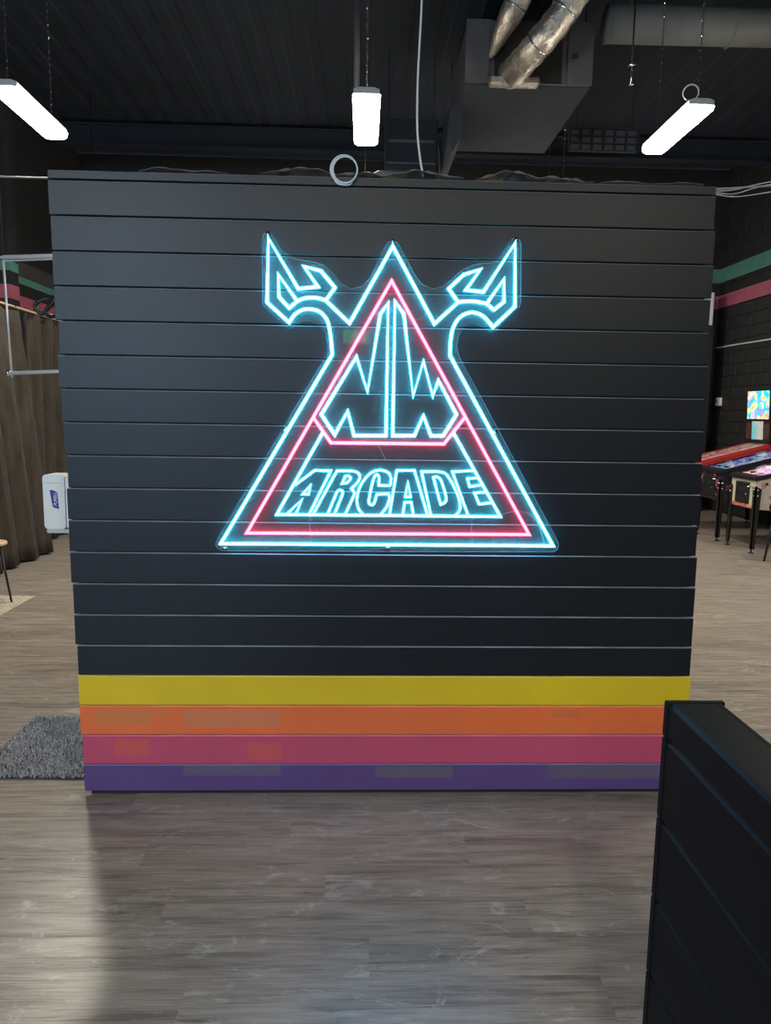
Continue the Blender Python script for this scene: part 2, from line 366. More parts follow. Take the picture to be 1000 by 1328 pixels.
# ------------------------------------------------------------------ neon sign
def P2(pts, y): return [at_y(a, b_, y) for a, b_ in pts]
def planar_tube(pts, r, closed, n=10):
    """tube of the polyline pts in a plane y = const with mitred corners"""
    N = len(pts); v = []; f = []
    for i in range(N):
        p = pts[i]; a = pts[i-1] if (i > 0 or closed) else None; c = pts[(i+1) % N] if (i < N-1 or closed) else None
        d1 = (p-a).normalized() if a is not None else (c-p).normalized(); d2 = (c-p).normalized() if c is not None else d1
        n1 = Vector((-d1.z, 0, d1.x)); n2 = Vector((-d2.z, 0, d2.x)); mm = (n1+n2)
        mm = mm.normalized() if mm.length > .05 else n1
        s = min(1/max(.2, mm.dot(n1)), 1.9)
        for k in range(n):
            t = 2*PI*k/n; v.append(p + mm*(math.cos(t)*r*s) + Vector((0, 1, 0))*(math.sin(t)*r))
    for i in range(N if closed else N-1):
        j = (i+1) % N
        for k in range(n): f.append((i*n+k, i*n+(k+1)%n, j*n+(k+1)%n, j*n+k))
    if not closed: f += [tuple(range(n)), tuple((N-1)*n+k for k in range(n))]
    return v, f
def smooth(pts, k=4):
    """Catmull-Rom through pts"""
    out = []
    for i in range(len(pts)-1):
        p0 = pts[max(0,i-1)]; p1 = pts[i]; p2 = pts[i+1]; p3 = pts[min(len(pts)-1,i+2)]
        for q in range(k):
            t = q/k; out.append(tuple(.5*((2*p1[a])+(-p0[a]+p2[a])*t+(2*p0[a]-5*p1[a]+4*p2[a]-p3[a])*t*t+(-p0[a]+3*p1[a]-3*p2[a]+p3[a])*t**3) for a in range(len(p1))))
    return out + [tuple(pts[-1])]
sg = thing('neon_sign', 'cyan and pink neon sign with horned triangle, NW and ARCADE lettering', 'neon sign', (0, 0, 0))
YT = -0.0358
def neon(pts, col, r=.0061, closed=False, y=YT, name='neon_tube', lab=None):
    v, f = planar_tube(P2(pts, y), r, closed)
    return MB().add(v, f).build(name, M['neon_'+col], sg, smooth=True, label=lab)
cl = smooth([(375,418.3),(382.5,407.5),(392.5,401.8),(402.5,400.8),(413.8,403.8),(421.8,411.3),(426.3,421.3),(429.3,440),(430.8,460)], 3)
cr = smooth([(583.8,461.3),(583.9,450),(585,438),(588,424.5),(596.3,411.5),(610,405.2),(622.5,407.5),(631.3,414.3),(639.3,424.5)], 3)
outer = [(348,308.8),(346.3,392)] + cl + [(286.3,705),(717.5,708)] + cr + [(668,397.5),(668.3,315),(627,378.8),(604.3,375.8),(623.3,349.3),(601.3,356.3),(582,374.3),(594.3,391.8),(563.5,420),(509.5,319.3),(453.3,419.3),(422.5,389.5),(434.3,373),(416.3,351.3),(394.3,345.5),(412.5,371.8),(386.8,374.5)]
neon(outer, 'cyan', closed=True)
neon(smooth([(422.5,389.5),(413.8,386.8),(402.5,385.8),(392.5,387.5),(385.5,390.5)], 3)+[(375,399.3),(361.8,385),(360.8,355.8),(385.5,390.5)], 'cyan')
neon(smooth([(594.3,391.8),(607.5,390.5),(618.8,391.3),(631.3,393.8)], 3)+[(640.8,401.8),(653.8,391.3),(653.8,361.8),(631.5,393.5)], 'cyan')
neon([(508,364.3),(320,691.3),(686.3,693.3)], 'pink', closed=True, lab='pink neon triangle outline')
neon([(406.3,541.3),(429.3,574.3),(575.8,575.8),(602.5,542)], 'pink', lab='pink neon crossbar')
neon([(503.5,393.3),(493.3,407.5),(476.7,508.2),(462.4,462.6),(416.8,537.6),(434.2,563.9),(451,533.4),(459.2,564.9),(500.6,564.9)], 'cyan', closed=True, lab='outlined letter N')
neon([(512.3,390.8),(523.8,407.5),(535.9,513.9),(549.3,468.3),(561.3,513.9),(568.6,493.5),(592.1,537.6),(574.7,565.3),(559,565.3),(549.3,539.1),(537.5,564.9),(509.3,564.9)], 'cyan', closed=True, lab='outlined letter W')
neon([(419.3,560),(359,667.3),(649,670),(588.8,562.5)], 'cyan', .0054)
R1 = .0044
def let(pts, closed=False): return neon(pts, 'cyan', R1, closed, name='letter_tube')
let([(382.6,629.2),(408.2,610),(429,610.5),(401.3,666.3)]); let([(402.9,628.9),(392.2,640.9),(400.2,641.2)], True); let([(372.5,666.3),(391.7,647.9),(383.9,666.3)])
let([(406.6,666.3),(437,610.8)]+smooth([(457,610.8),(464.2,613.2),(466.9,618.8),(463.4,626),(455.7,633.5)],3)+smooth([(459.4,638),(458.9,642.8),(447.9,666.8)],3)[0:])
let([(448.2,617.2)]+smooth([(451.5,617.0),(454.6,619.2),(453.5,622.6),(449.5,626.5)],3)+[(443.7,627.1)], True); let([(425,666.6),(437.2,637.6)]+smooth([(440.4,635.6),(443.8,636.6),(444.6,640.2)],3)+[(433.8,666.7)])
let(smooth([(506,630),(507.2,620.6),(504.4,613.8),(498,610.6),(491,609.8),(481,613.4),(471.4,623.6),(465,636.4),(462.9,649.2),(465,659.6),(470.6,667)],3)[0:])
let([(506,630),(491.4,629.5)]+smooth([(491.9,619.6),(489.8,615.8),(485.8,618),(481.8,631.6),(478.6,648.2),(479.4,653.6),(483.4,654.8),(486.4,649.8),(488.7,641.2)],3)+smooth([(503.6,640.4),(505.2,646.1),(501.8,657),(494,667)],3))
let([(505.2,667.8),(514.6,610.1),(537.5,610.1),(554.5,668.2)]); let([(529,624.9),(525.6,644.4),(532.7,644.4)], True); let([(522.5,668),(524.8,651.5),(533.3,651.2),(536.3,668)])
let([(558.8,668.2),(546.9,611.8)]+smooth([(566,611.4),(577,613.6),(583,621),(587.7,629.1),(594.5,644.4),(597,656.3),(595.3,663.8),(590.2,668.6)],3)); let([(562.2,619.2)]+smooth([(566.1,618.2),(570.2,620.4),(573.2,625.7),(578.6,644.4),(577.2,651.6),(571.5,654.3)],3), True)
let([(607.2,668.4),(586.8,611.8),(614.9,610.4)]); let([(619.1,619.8),(606.4,620.6),(609.2,631.3),(623.4,629.1)]); let([(629.3,638.5),(615.4,639.3),(621.7,654.1),(636.4,652.1)])
# clear backboard cut to the outline
A = lambda l: [(270+a/4, 290+c/4) for a, c in l]; B = lambda l: [(500+a/4, 290+c/4) for a, c in l]; Cc = lambda l: [(270+a/4, 500+c/4) for a, c in l]; D = lambda l: [(500+a/4, 500+c/4) for a, c in l]
ol = A([(281,420),(280,75),(287,55),(303,44),(322,46),(337,62),(385,140),(430,178),(490,190),(545,198),(600,215),(655,265),(690,312),(740,338),(795,326),(838,284),(912,130),(932,97),(955,85)]) + B([(60,98),(75,120),(150,262),(190,316),(245,338),(300,325),(350,280),(392,242),(440,220),(490,206),(550,205),(590,180),(636,100),(655,78),(680,73),(698,86),(704,115),(703,405),(693,435),(592,528),(572,556),(552,567),(530,552),(490,528),(445,519),(405,536),(380,580),(370,640),(382,690)]) + D([(888,795),(899,822),(894,848),(872,864)]) + Cc([(70,858),(46,845),(38,822),(46,795)]) + A([(590,720),(616,682),(622,640),(608,570),(575,527),(530,503),(490,505),(455,525),(432,543),(408,541),(392,528),(296,440)])
YA = -.024; TA = .005
f2 = P2(ol, YA-TA); n = len(f2); vv = f2 + [p + Vector((0, TA, 0)) for p in f2]
me = mesh('backboard', vv, [tuple(range(n)), tuple(range(2*n-1, n-1, -1))] + [(i, (i+1)%n, (i+1)%n+n, i+n) for i in range(n)], mats=[M['acrylic'], M['acrylic_edge']], fm=[0, 0] + [1]*n)
link('backboard', me, sg, 'clear acrylic backboard cut to the sign outline')
for (a, c) in [(347.5,303),(509.4,313.5),(669.3,311),(292,711.5),(707,709.5),(369,556.5),(642,560),(503,710.5)]:
    p = at_y(a, c, -.03); q = MB(); q.cyl((p.x, -.032, p.z), (p.x, .001, p.z), .0055, 10); q.cyl((p.x, -.036, p.z), (p.x, -.031, p.z), .008, 10); q.build('standoff', M['chrome'], sg, True)
for pts in ([(649,669),(657,665),(668,663.5),(680,664),(692,671),(700,685),(706,706)], [(402.5,668),(402,684),(404,704)], [(613,669),(611.5,683),(613,704)], [(489,575),(494,584),(500,596)], [(585,508),(598,509),(606,503)], [(540,414),(548,413),(553,404)]):
    MB().tube(smooth([tuple(at_y(a, c, -.028 + .0015*math.sin(i))) for i, (a, c) in enumerate(pts)], 3), .0011, 5).build('lead_wire', M['wire_clear'], sg, True)

# ------------------------------------------------------------------ on and around the feature wall
def film(x0, x1, label, seed, hgt):
    r_ = random.Random(seed); nx, ny = int((x1-x0)/.012), 7; v = []; f = []
    ph = [r_.uniform(0, 6.3) for _ in range(8)]
    for i in range(nx+1):
        x = x0 + (x1-x0)*i/nx; env = min(1, 6*min(i, nx-i)/nx + .15)
        for j in range(ny+1):
            y = .012 + .1*j/ny
            h = env*hgt*(.55 + .3*math.sin(x*13+ph[0]+y*20) + .22*math.sin(x*31+ph[1]-y*45) + .12*math.sin(x*67+ph[2]+y*70))*(1-.35*abs(2*j/ny-1))
            v.append((x, y + .006*math.sin(x*19+ph[3]), 2.5785 + max(0, h)))
    for i in range(nx):
        for j in range(ny): a = i*(ny+1)+j; f.append((a, a+ny+1, a+ny+2, a+1))
    o = link('plastic_sheet', mesh('plastic_sheet', v, f, True, [M['film']])); md = o.modifiers.new('thickness', 'SOLIDIFY'); md.thickness = .0012
    tag(o, label, 'plastic sheet', 'crumpled sheets along the wall top')
film(-.99, -.65, 'crumpled dark sheet on the wall top near its far left corner', 1, .020)
film(-.52, .28, 'crumpled dark sheet on the wall top below the middle strip light', 2, .042)
film(.33, .80, 'crumpled dark sheet on the wall top between white cord and right light', 4, .048)
film(.83, 1.24, 'thin dark sheet on the wall top at the right corner', 5, .014)
ck = at_y(447, 220.5, -.012)
q = MB()
for i, (R_, dx) in enumerate(((.050, 0), (.047, .002), (.052, -.003))): q.torus((ck.x+dx, -.012-.004*i, ck.z), R_, .0028, (0.04*i, 1, .05), 32, 6)
q.tube(smooth([(ck.x-.045, -.012, ck.z-.02), (ck.x-.03, -.014, ck.z-.05), (ck.x+.01, -.012, ck.z-.056), (ck.x+.03, -.006, ck.z-.044)], 4), .003, 6)
tag(q.build('cable_coil', M['white_cable'], smooth=True), 'small loop of pale cable hung over the top edge of the wall', 'cable')
cp = [(547,-60),(547,0),(544,60),(542,100),(541,150),(542,180),(545.5,210),(549,229)]
q = MB().tube(smooth([(.11, .065, CEIL), (.108, .065, 4.4)] + [tuple(at_y(a, c, .065)) for a, c in cp], 4), .0042, 6)
tag(q.build('power_cord', M['white_cable'], smooth=True), 'long white cord hanging from the ceiling to the wall top', 'cord')

# soap dispenser on the left end
ds = thing('soap_dispenser', 'white hand sanitizer dispenser on the left end of the plank wall', 'dispenser', (-1.335, .10, 1.15))
def rounded(x0, x1, z0, z1, r, n=5):
    out = []
    for cx, cz, a0 in ((x1-r, z1-r, 0), (x0+r, z1-r, PI/2), (x0+r, z0+r, PI), (x1-r, z0+r, 1.5*PI)):
        for i in range(n+1): t = a0 + PI/2*i/n; out.append((cx+r*math.cos(t), cz+r*math.sin(t)))
    return out
MB().prism(rounded(-.118, -.028, .0, .232, .016), 'y', .0, .10).build('cover', M['white_plastic'], ds)
MB().prism(rounded(-.0275, -.008, .005, .228, .005), 'y', .006, .094).build('back_shell', M['white_plastic'], ds)
MB().prism(rounded(-.112, -.012, -.018, .0, .007), 'y', .006, .094).build('drip_tray', M['grey_plastic'], ds)
MB().box(-.008, .029, .01, .09, .03, .25).build('wall_bracket', M['black'], ds)
MB().box(-.11, -.04, -.0015, .0005, .196, .199).build('seam', M['grey_plastic'], ds)
lg = MB().prism([(-.089, .165), (-.082, .168), (-.066, .162), (-.058, .156), (-.054, .085), (-.060, .088), (-.074, .092), (-.080, .098)], 'y', -.0014, .0004).build('logo', M['logo_blue'], ds, label='dark blue brand patch with sideways white lettering')
tx = bpy.data.curves.new('logo_text', 'FONT'); tx.body = 'PURELL'; tx.size = .0185; tx.shear = .25; tx.extrude = .0003
to = bpy.data.objects.new('tmp_text', tx); COL.objects.link(to)
dg = bpy.context.evaluated_depsgraph_get(); dg.update(); tme = bpy.data.meshes.new_from_object(to.evaluated_get(dg)); bpy.data.objects.remove(to)
tme.materials.clear(); tme.materials.append(M['logo_white'])
L_ = max(v_.co.x for v_ in tme.vertices)
for v_ in tme.vertices:
    x, y, z = v_.co; v_.co = (-.0615 - y*1.0, -.0018 - z, .099 + x*.058/L_)
tme.name = 'lettering'; link('lettering', tme, lg)

# chrome hanging frame fixed behind the wall
hf = thing('hanging_frame', 'chrome rectangular rail frame jutting out behind the wall end', 'rail', (-1.4, .3, 1.80))
q0 = Vector((-1.4, .3, 1.80))
def loc(p): return tuple(Vector(p) - q0)
MB().cyl(loc((-1.675, .3, 2.297)), loc((-1.15, .3, 2.325)), .0095, 10).build('top_rail', M['satin'], hf, True)
MB().cyl(loc((-1.655, .3, 2.283)), loc((-1.15, .3, 2.312)), .0035, 8).build('lower_rod', M['satin'], hf, True)
MB().cyl(loc((-1.66, .3, 2.30)), loc((-1.649, .3, 1.79)), .0045, 8).build('post', M['satin'], hf, True)
MB().cyl(loc((-1.66, .3, 1.808)), loc((-1.15, .3, 1.835)), .008, 10).build('bottom_rail', M['satin'], hf, True)
for z in (2.325, 1.835): MB().cyl(loc((-1.15, .3, z)), loc((-1.15, .128, z)), .006, 10).build('bracket', M['black_metal'], hf, True)
for z in (2.297, 1.808): MB().cyl(loc((-1.664, .3, z-.012)), loc((-1.664, .3, z+.012)), .0085, 10).build('fitting', M['chrome'], hf, True)
q = MB().tube(smooth([(-1.27, .20, 2.215), (-1.33, .21, 2.19), (-1.39, .22, 2.135), (-1.44, .24, 2.125), (-1.485, .24, 2.112), (-1.508, .24, 2.092), (-1.50, .24, 2.07), (-1.475, .24, 2.058), (-1.44, .235, 2.10), (-1.41, .23, 2.13), (-1.43, .23, 2.10), (-1.465, .235, 2.065), (-1.44, .23, 2.046), (-1.40, .22, 2.052), (-1.35, .21, 2.058), (-1.27, .19, 2.07), (-1.24, .128, 2.08)], 4), .009, 7)
tag(q.build('looped_strap', M['black_plastic'], smooth=True), 'black looped strap dangling behind the left end of the wall', 'strap')

# shag mat
rg = thing('shag_rug', 'dark grey shag rug lying at the left foot of the wall', 'rug', (-1.2, .46, 0), rz=-.02)
rw, rd = .66, .325
MB().box(-rw, rw, -rd, rd, 0.0005, .009).build('backing', mat('rug_backing', (.035,.036,.04), .95), rg)
def rug_mat():
    t = NT('grey_shag_pile'); c = t.coord('Object'); n_ = t.node('ShaderNodeTexWhiteNoise'); 
    sn = t.node('ShaderNodeVectorMath', operation='SNAP'); t.l.new(c, sn.inputs[0]); sn.inputs[1].default_value = (.006, .006, .006); t.l.new(sn.outputs[0], n_.inputs['Vector'])
    big = t.noise(c, 6, 2).outputs[0]
    col = t.ramp(n_.outputs['Value'], [(0, (.07,.073,.08)), (.5, (.40,.41,.45)), (1, (.9,.92,.98))]); t.l.new(t.mix(.4, col, t.ramp(big, [(.3,(.28,.285,.31)),(.7,(.55,.56,.62))])), t.b.inputs['Base Color']); t.b.inputs['Roughness'].default_value = .95; t.b.inputs['Specular IOR Level'].default_value = .1
    return t.m
r_ = random.Random(11); v = []; f = []
for i in range(26000):
    x, y = r_.uniform(-rw-.004, rw), r_.uniform(-rd-.004, rd+.004); a = r_.uniform(0, 2*PI); h = r_.uniform(.012, .026); le = r_.uniform(.003, .014); b_ = r_.uniform(0, 2*PI); w_ = .0022
    dx, dy = math.cos(a)*w_, math.sin(a)*w_; k = len(v)
    v += [(x-dx, y-dy, .006), (x+dx, y+dy, .006), (x+math.cos(b_)*le, y+math.sin(b_)*le, .006+h)]; f.append((k, k+1, k+2))
o = link('pile', mesh('pile', v, f, False, [rug_mat()]), rg); o['kind'] = 'stuff'

# ------------------------------------------------------------------ half wall in the foreground
hw = thing('wall_low', 'low black plank half wall in the foreground corner', 'wall', (0, 0, 0), kind='structure')
HX0, HX1, HY0, HY1, HZ = .501, .612, -3.6, -1.62, 1.097
MB().box(HX0+.014, HX1-.014, HY0, HY1-.014, 0, HZ-.014).build('core', M['black'], hw)
hs = [HZ-.074-.173*k for k in range(7)]
zz = [HZ+.002] + hs
for i in range(len(zz)):
    z1 = zz[i]; z0 = zz[i+1] if i+1 < len(zz) else 0.004
    if z1 - z0 < .01: continue
    c = .0075; t_ = .014
    # left side planks (face towards -x), a chamfer on the upper long edge
    pr = lambda s, xf: [(xf+s*t_, z0+.002), (xf+s*t_, z1-.002), (xf+s*c, z1-.002), (xf, z1-.002-c), (xf, z0+.004), (xf+s*.002, z0+.002)]
    MB().prism(pr(1, HX0), 'y', HY0, HY1-.016).build('side_plank', M['half_black'], hw)
    MB().prism(pr(-1, HX1), 'y', HY0, HY1-.016).build('side_plank', M['half_black'], hw)
    pe = [(HY1-.0145, z0+.002), (HY1-.0145, z1-.001), (HY1-.003, z1-.001), (HY1, z1-.004), (HY1, z0+.005), (HY1-.003, z0+.002)]
    MB().prism(pe, 'x', HX0-.002, HX1+.002).build('end_plank', M['half_black'], hw)
MB().box(HX0+.0143, HX1-.0143, HY0, HY1-.0147, HZ-.0135, HZ-.0005, .001).build('top_plank', M['half_black'], hw)

# ------------------------------------------------------------------ strip lights
def chain(x, y, z0, z1):
    q = MB(); n_ = int((z1-z0)/.055)
    for i in range(n_):
        z = z0 + (z1-z0)*(i+.5)/n_; hh = (z1-z0)/n_*.62
        dx, dy = (.006, 0) if i % 2 else (0, .006)
        q.tube([(x-dx, y-dy, z-hh*.7), (x-dx, y-dy, z+hh*.7), (x, y, z+hh), (x+dx, y+dy, z+hh*.7), (x+dx, y+dy, z-hh*.7), (x, y, z-hh)], .0022, 4, closed=True)
    return q
LZ = 4.16; LL = 1.0
def lamp_proto(label, x, y, group):
    t = thing('strip_light', label, 'ceiling light', (x, y, LZ), group)
    h = LL/2
    MB().prism([(-.105, .07), (-.105, .035), (-.10, .032), (.10, .032), (.105, .035), (.105, .07), (.06, .085), (-.06, .085)], 'y', -h, h).build('housing', M['steel_white'], t)
    MB().prism([(-.112, .035), (-.105, .0), (-.075, -.018), (.075, -.018), (.105, .0), (.112, .035)], 'y', -h+.012, h-.012).build('diffuser', M['lamp'], t, label='glowing white diffuser')
    for s in (-1, 1): MB().box(-.1, .1, s*h-.004, s*h+.004, .036, .07).build('end_cap', M['steel_white'], t)
    for s in (-1, 1): chain(0, s*(h-.08), .085, CEIL+.058-LZ).build('chain', M['chrome'], t)
    return t
def dup(root, loc_, label, group):
    r = root.copy(); COL.objects.link(r); r.location = loc_; r['label'] = label; r['group'] = group
    for ch in list(root.children):
        c = ch.copy(); COL.objects.link(c); c.parent = r
    return r
G = 'hanging strip lights'
l0 = lamp_proto('lit strip light hanging in the middle above the cable loop', -.10, 3.72, G)
dup(l0, (-2.985, 3.77, LZ), 'lit strip light at the left edge above the chrome frame', G)
dup(l0, (2.635, 3.74, LZ), 'lit strip light at right with a small cable ring on its chain', G)
for x, y in ((-.1, 7.9), (2.635, 7.9), (5.4, 3.74), (-2.985, -5.2), (-.1, -5.2), (2.635, -5.2)):
    dup(l0, (x, y, LZ), 'lit strip light of the rows outside the picture', 'strip lights out of view')
rc = at_y(896, 120, 3.30)
q = MB(); q.torus(tuple(rc), .062, .0035, (.25, 1, .1), 28, 6); q.torus((rc.x+.004, rc.y+.01, rc.z), .059, .003, (.2, 1, .18), 28, 6)
tag(q.build('cable_ring', M['white_cable'], smooth=True), 'thin cable ring tied to the chain of the right strip light', 'cable')

# ------------------------------------------------------------------ ceiling equipment
un = thing('air_handler', 'grey air handling unit under the ceiling with silver duct', 'air handler', (1.575, 5.0, 5.05))
MB().box(-.64, .64, .0, 1.9, 0, .62, .01).build('casing', M['unit_grey'], un)
MB().box(-.645, .645, -.001, 1.905, -.012, 0).build('bottom_pan', M['ceiling'], un)
MB().box(-.66, -.42, -.02, .0, .01, .61).build('side_panel', M['unit_grey'], un)
MB().box(.40, .66, -.02, .0, .01, .61).build('side_panel', M['unit_grey'], un)
MB().box(-.36, .34, -.015, .0, .02, .61).build('opening', M['joint'], un)
for i in range(3): MB().box(.44, .50, -.024, -.02, .26+.02*i, .27+.02*i).build('louvre', M['joint'], un)
for x in (-.6, .6):
    for y in (.1, 1.8): MB().cyl((x, y, .61), (x, y, CEIL+.055-5.05), .008, 6).build('hanger_rod', M['black_metal'], un)
MB().prism([(-.75, 0), (-.62, 0), (-.62, -.35), (-.72, -.5)], 'y', .5, 1.8).build('drip_shield', M['ceiling'], un)
def foil():
    t = NT('foil_wrap'); t.b.inputs['Metallic'].default_value = 0.9; t.b.inputs['Roughness'].default_value = .34
    v_ = t.coord('Object'); n_ = t.noise(v_, 14, 5, .6, .6).outputs[0]
    t.l.new(t.ramp(n_, [(.3, (.30,.28,.25)), (.7, (.62,.58,.52))]), t.b.inputs['Base Color']); t.bump(n_, .7, .03); return t.m
M['foil'] = foil()
fd = thing('foil_duct', 'silver foil wrapped flexible duct rising from the air handler', 'duct', (1.45, 4.6, 4.9))
o0 = Vector((1.45, 4.6, 4.9))
path = smooth([tuple(Vector(p)-o0) for p in ((1.38, 4.99, 5.14), (1.42, 4.75, 5.12), (1.52, 4.45, 5.16), (1.68, 4.3, 5.32), (1.84, 4.2, 5.55), (1.98, 4.12, 5.78), (2.08, 4.06, 5.96))], 6)
MB().tube(path, [.135 + .006*math.sin(i*1.9) for i in range(len(path))], 20).build('sleeve', M['foil'], fd, True)
for i in (13, 20, 27):
    p, d_ = Vector(path[i]), (Vector(path[i+1])-Vector(path[i-1])).normalized(); MB().torus(tuple(p), .137, .009, d_, 24, 6).build('band', M['chrome'], fd, True)
MB().box(-.30, .22, .27, .385, .1, .19, .02).build('collar', M['foil'], fd)
d2 = thing('foil_duct', 'smaller silver duct beside the big one, half hidden at the top', 'duct', (1.3, 5.0, 5.45))
pp = [Vector(p) for p in ((-.13, -.02, -.16), (-.06, -.25, -.02), (.06, -.42, .2), (.15, -.5, .42))]
pp = smooth([tuple(p) for p in pp], 5)
MB().tube(pp, [.03 + .09*min(1, i/8) for i in range(len(pp))], 14).build('sleeve', M['foil'], d2, True)
MB().torus(pp[9], .124, .007, Vector(pp[10])-Vector(pp[8]), 20, 5).build('band', M['chrome'], d2, True)
rd_ = thing('round_duct', 'long grey round duct above the right strip light', 'duct', (3.3, 5.0, 5.66))
MB().cyl((-.95, 0, 0), (1.6, .0, .02), .175, 28).build('pipe', M['duct_paint'], rd_, True)
for x in (-.3, .9): MB().cyl((x, 0, .17), (x, 0, CEIL+.055-5.66), .007, 6).build('hanger_rod', M['black_metal'], rd_)
for x in (-.94, .35): MB().torus((x, 0, 0), .177, .008, (1, 0, 0), 28, 6).build('joint_ring', M['duct_paint'], rd_, True)
sp = thing('sprinkler', 'small upright sprinkler fitting below the round duct', 'sprinkler', tuple(at_y(818, 112, 4.75)))
MB().cyl((0, 0, .02), (0, 0, 1.08), .009, 8).build('drop_pipe', M['black_metal'], sp, True)
MB().cyl((0, -.012, .0), (0, -.012, .2), .009, 8).build('stem', M['chrome'], sp, True)
MB().cyl((0, -.012, .185), (0, -.012, .20), .045, 12, .03).build('deflector', M['chrome'], sp, True)
MB().cyl((0, -.012, .0), (0, -.012, .012), .03, 12).build('base_ring', M['chrome'], sp, True)
gr = thing('ceiling_grille', 'dim egg crate grille hanging far behind the right light', 'grille', (3.06, 7.0, 5.12))
for i in range(7): MB().box(-.49+.15*i, -.47+.15*i, 0, .04, 0, .29).build('bar', M['ceiling'], gr)
for i in range(4): MB().box(-.49, .43, -.004, .03, .09*i, .015+.09*i).build('bar', M['ceiling'], gr)
MB().box(-.49, .43, .045, .055, 0, .29).build('back_plate', M['unit_grey'], gr)
for x in (-.4, .34): MB().cyl((x, .03, .27), (x, .03, CEIL+.055-5.12), .006, 6).build('hanger_rod', M['black_metal'], gr)
cb = MB()
cb.box(.14, .78, 6.4, 6.7, 4.62, 5.22, .01)
bx = thing('junction_cabinet', 'dark equipment box hanging behind the middle strip light', 'box', (.46, 6.4, 4.62))
MB().box(-.32, .32, 0, .3, 0, .6, .01).build('case', M['ceiling'], bx)
MB().box(-.28, .28, -.006, 0, .33, .36).build('trim_strip', M['unit_grey'], bx); MB().box(-.3, .3, -.006, 0, .08, .1).build('trim_strip', M['unit_grey'], bx)
for x in (-.28, .28): MB().cyl((x, .15, .59), (x, .15, CEIL+.055-4.62), .006, 6).build('hanger_rod', M['black_metal'], bx)
q = MB().cyl((-.20, 4.9, 4.9), (-.20, 4.9, CEIL), .03, 10)
tag(q.build('drop_conduit', M['unit_grey'], smooth=True), 'dark vertical conduit dropping from the ceiling left of the middle chain', 'conduit')
def cable(name, pts, r, label, cat, m_='grey_plastic', group=None):
    return tag(MB().tube(smooth(pts, 6), r, 6).build(name, M[m_], smooth=True), label, cat, group)
cable('strung_cable', [(XL, 2.5, 3.33), (-3.6, 2.5, 3.285), (-2.69, 2.5, 3.279), (-2.0, 2.5, 3.278), (-.5, 2.5, 3.29), (1, 2.5, 3.30), (2.0, 2.5, 3.318), (2.45, 2.5, 3.319), (2.86, 2.5, 3.35), (4.2, 2.5, 3.45), (XR, 2.5, 3.62)], .006, 'grey cable strung across the room behind the wall top', 'cable')
for i, (a, b_, c_) in enumerate(((3.31, 3.325, 3.382), (3.305, 3.30, 3.366), (3.30, 3.285, 3.318))):
    cable('strung_cable', [(1.0, 2.52+.02*i, 3.295-.006*i), (2.0, 2.52+.02*i, 3.31), (2.45, 2.52+.02*i, a), (2.62, 2.52+.02*i, b_), (2.86, 2.52+.02*i, c_), (3.6, 2.5, c_+.12), (XR, 2.52+.02*i, 3.7+.1*i)], .004,
          ['upper loose grey cable fanning out right of the wall top', 'middle loose grey cable fanning out right of the wall top', 'lowest loose grey cable sagging right of the wall top'][i], 'cable')

# ------------------------------------------------------------------ right rear: column, boxes, conduit
co = thing('black_column', 'black boxed column at the rear right behind the wall edge', 'column', (5.75, 9.9, 0))
MB().box(-.28, .28, -.1, .38, 0, 3.27, .01).build('shaft', M['black'], co); MB().box(-.29, .29, -.11, .38, 0, .12).build('plinth', M['black'], co)
wbx = thing('sign_box', 'white upright box on top of the black column at the wall edge', 'box', (5.75, 9.85, 3.27))
MB().box(-.24, .25, -.04, .25, .0, .56, .015).build('case', M['white_plastic'], wbx); MB().box(-.21, .22, -.046, -.04, .03, .53).build('face_panel', M['white_plastic'], wbx)
ws = thing('wall_sensor', 'small cream sensor box on the block wall above the red pinball machine', 'sensor', (XR, 9.95, 1.90))
MB().box(-.05, 0, -.09, .09, -.02, .13, .012).build('case', mat('cream_plastic', (.66,.64,.56), .4), ws); MB().cyl((-.051, .03, .06), (-.056, .03, .06), .022, 10).build('lens', M['black_plastic'], ws)
cable('conduit', [(XR-.02, 10.25, 2.92), (XR-.02, 9.4, 2.915), (XR-.02, 8.3, 2.90), (XR-.02, 7, 2.9), (XR-.02, 5, 2.9)], .016, 'pale conduit running along the block wall below the pink stripe', 'conduit', 'grey_plastic')

# ------------------------------------------------------------------ pinball machines
def art(name, stops, scale, estr, dist=2.0, seed=0.0):
    t = NT(name); v_ = t.coord('Object', (1, 1, 1)); 
    ad = t.node('ShaderNodeVectorMath', operation='ADD'); t.l.new(v_, ad.inputs[0]); ad.inputs[1].default_value = (seed, seed*1.7, seed*.3)
    n_ = t.noise(ad.outputs[0], scale, 3, .6, dist); vo = t.node('ShaderNodeTexVoronoi'); vo.inputs['Scale'].default_value = scale*2.6; t.l.new(ad.outputs[0], vo.inputs['Vector'])
    sp_ = t.node('ShaderNodeSeparateColor'); t.l.new(vo.outputs['Color'], sp_.inputs[0])
    k = t.math('ADD', t.math('MULTIPLY', n_.outputs[0], .72), t.math('MULTIPLY', sp_.outputs[0], .28))
    c = t.ramp(k, stops); t.l.new(c, t.b.inputs['Base Color']); t.b.inputs['Roughness'].default_value = .3
    if estr: t.l.new(c, t.b.inputs['Emission Color']); t.b.inputs['Emission Strength'].default_value = estr
    return t.m
blk = (.01,.01,.012)
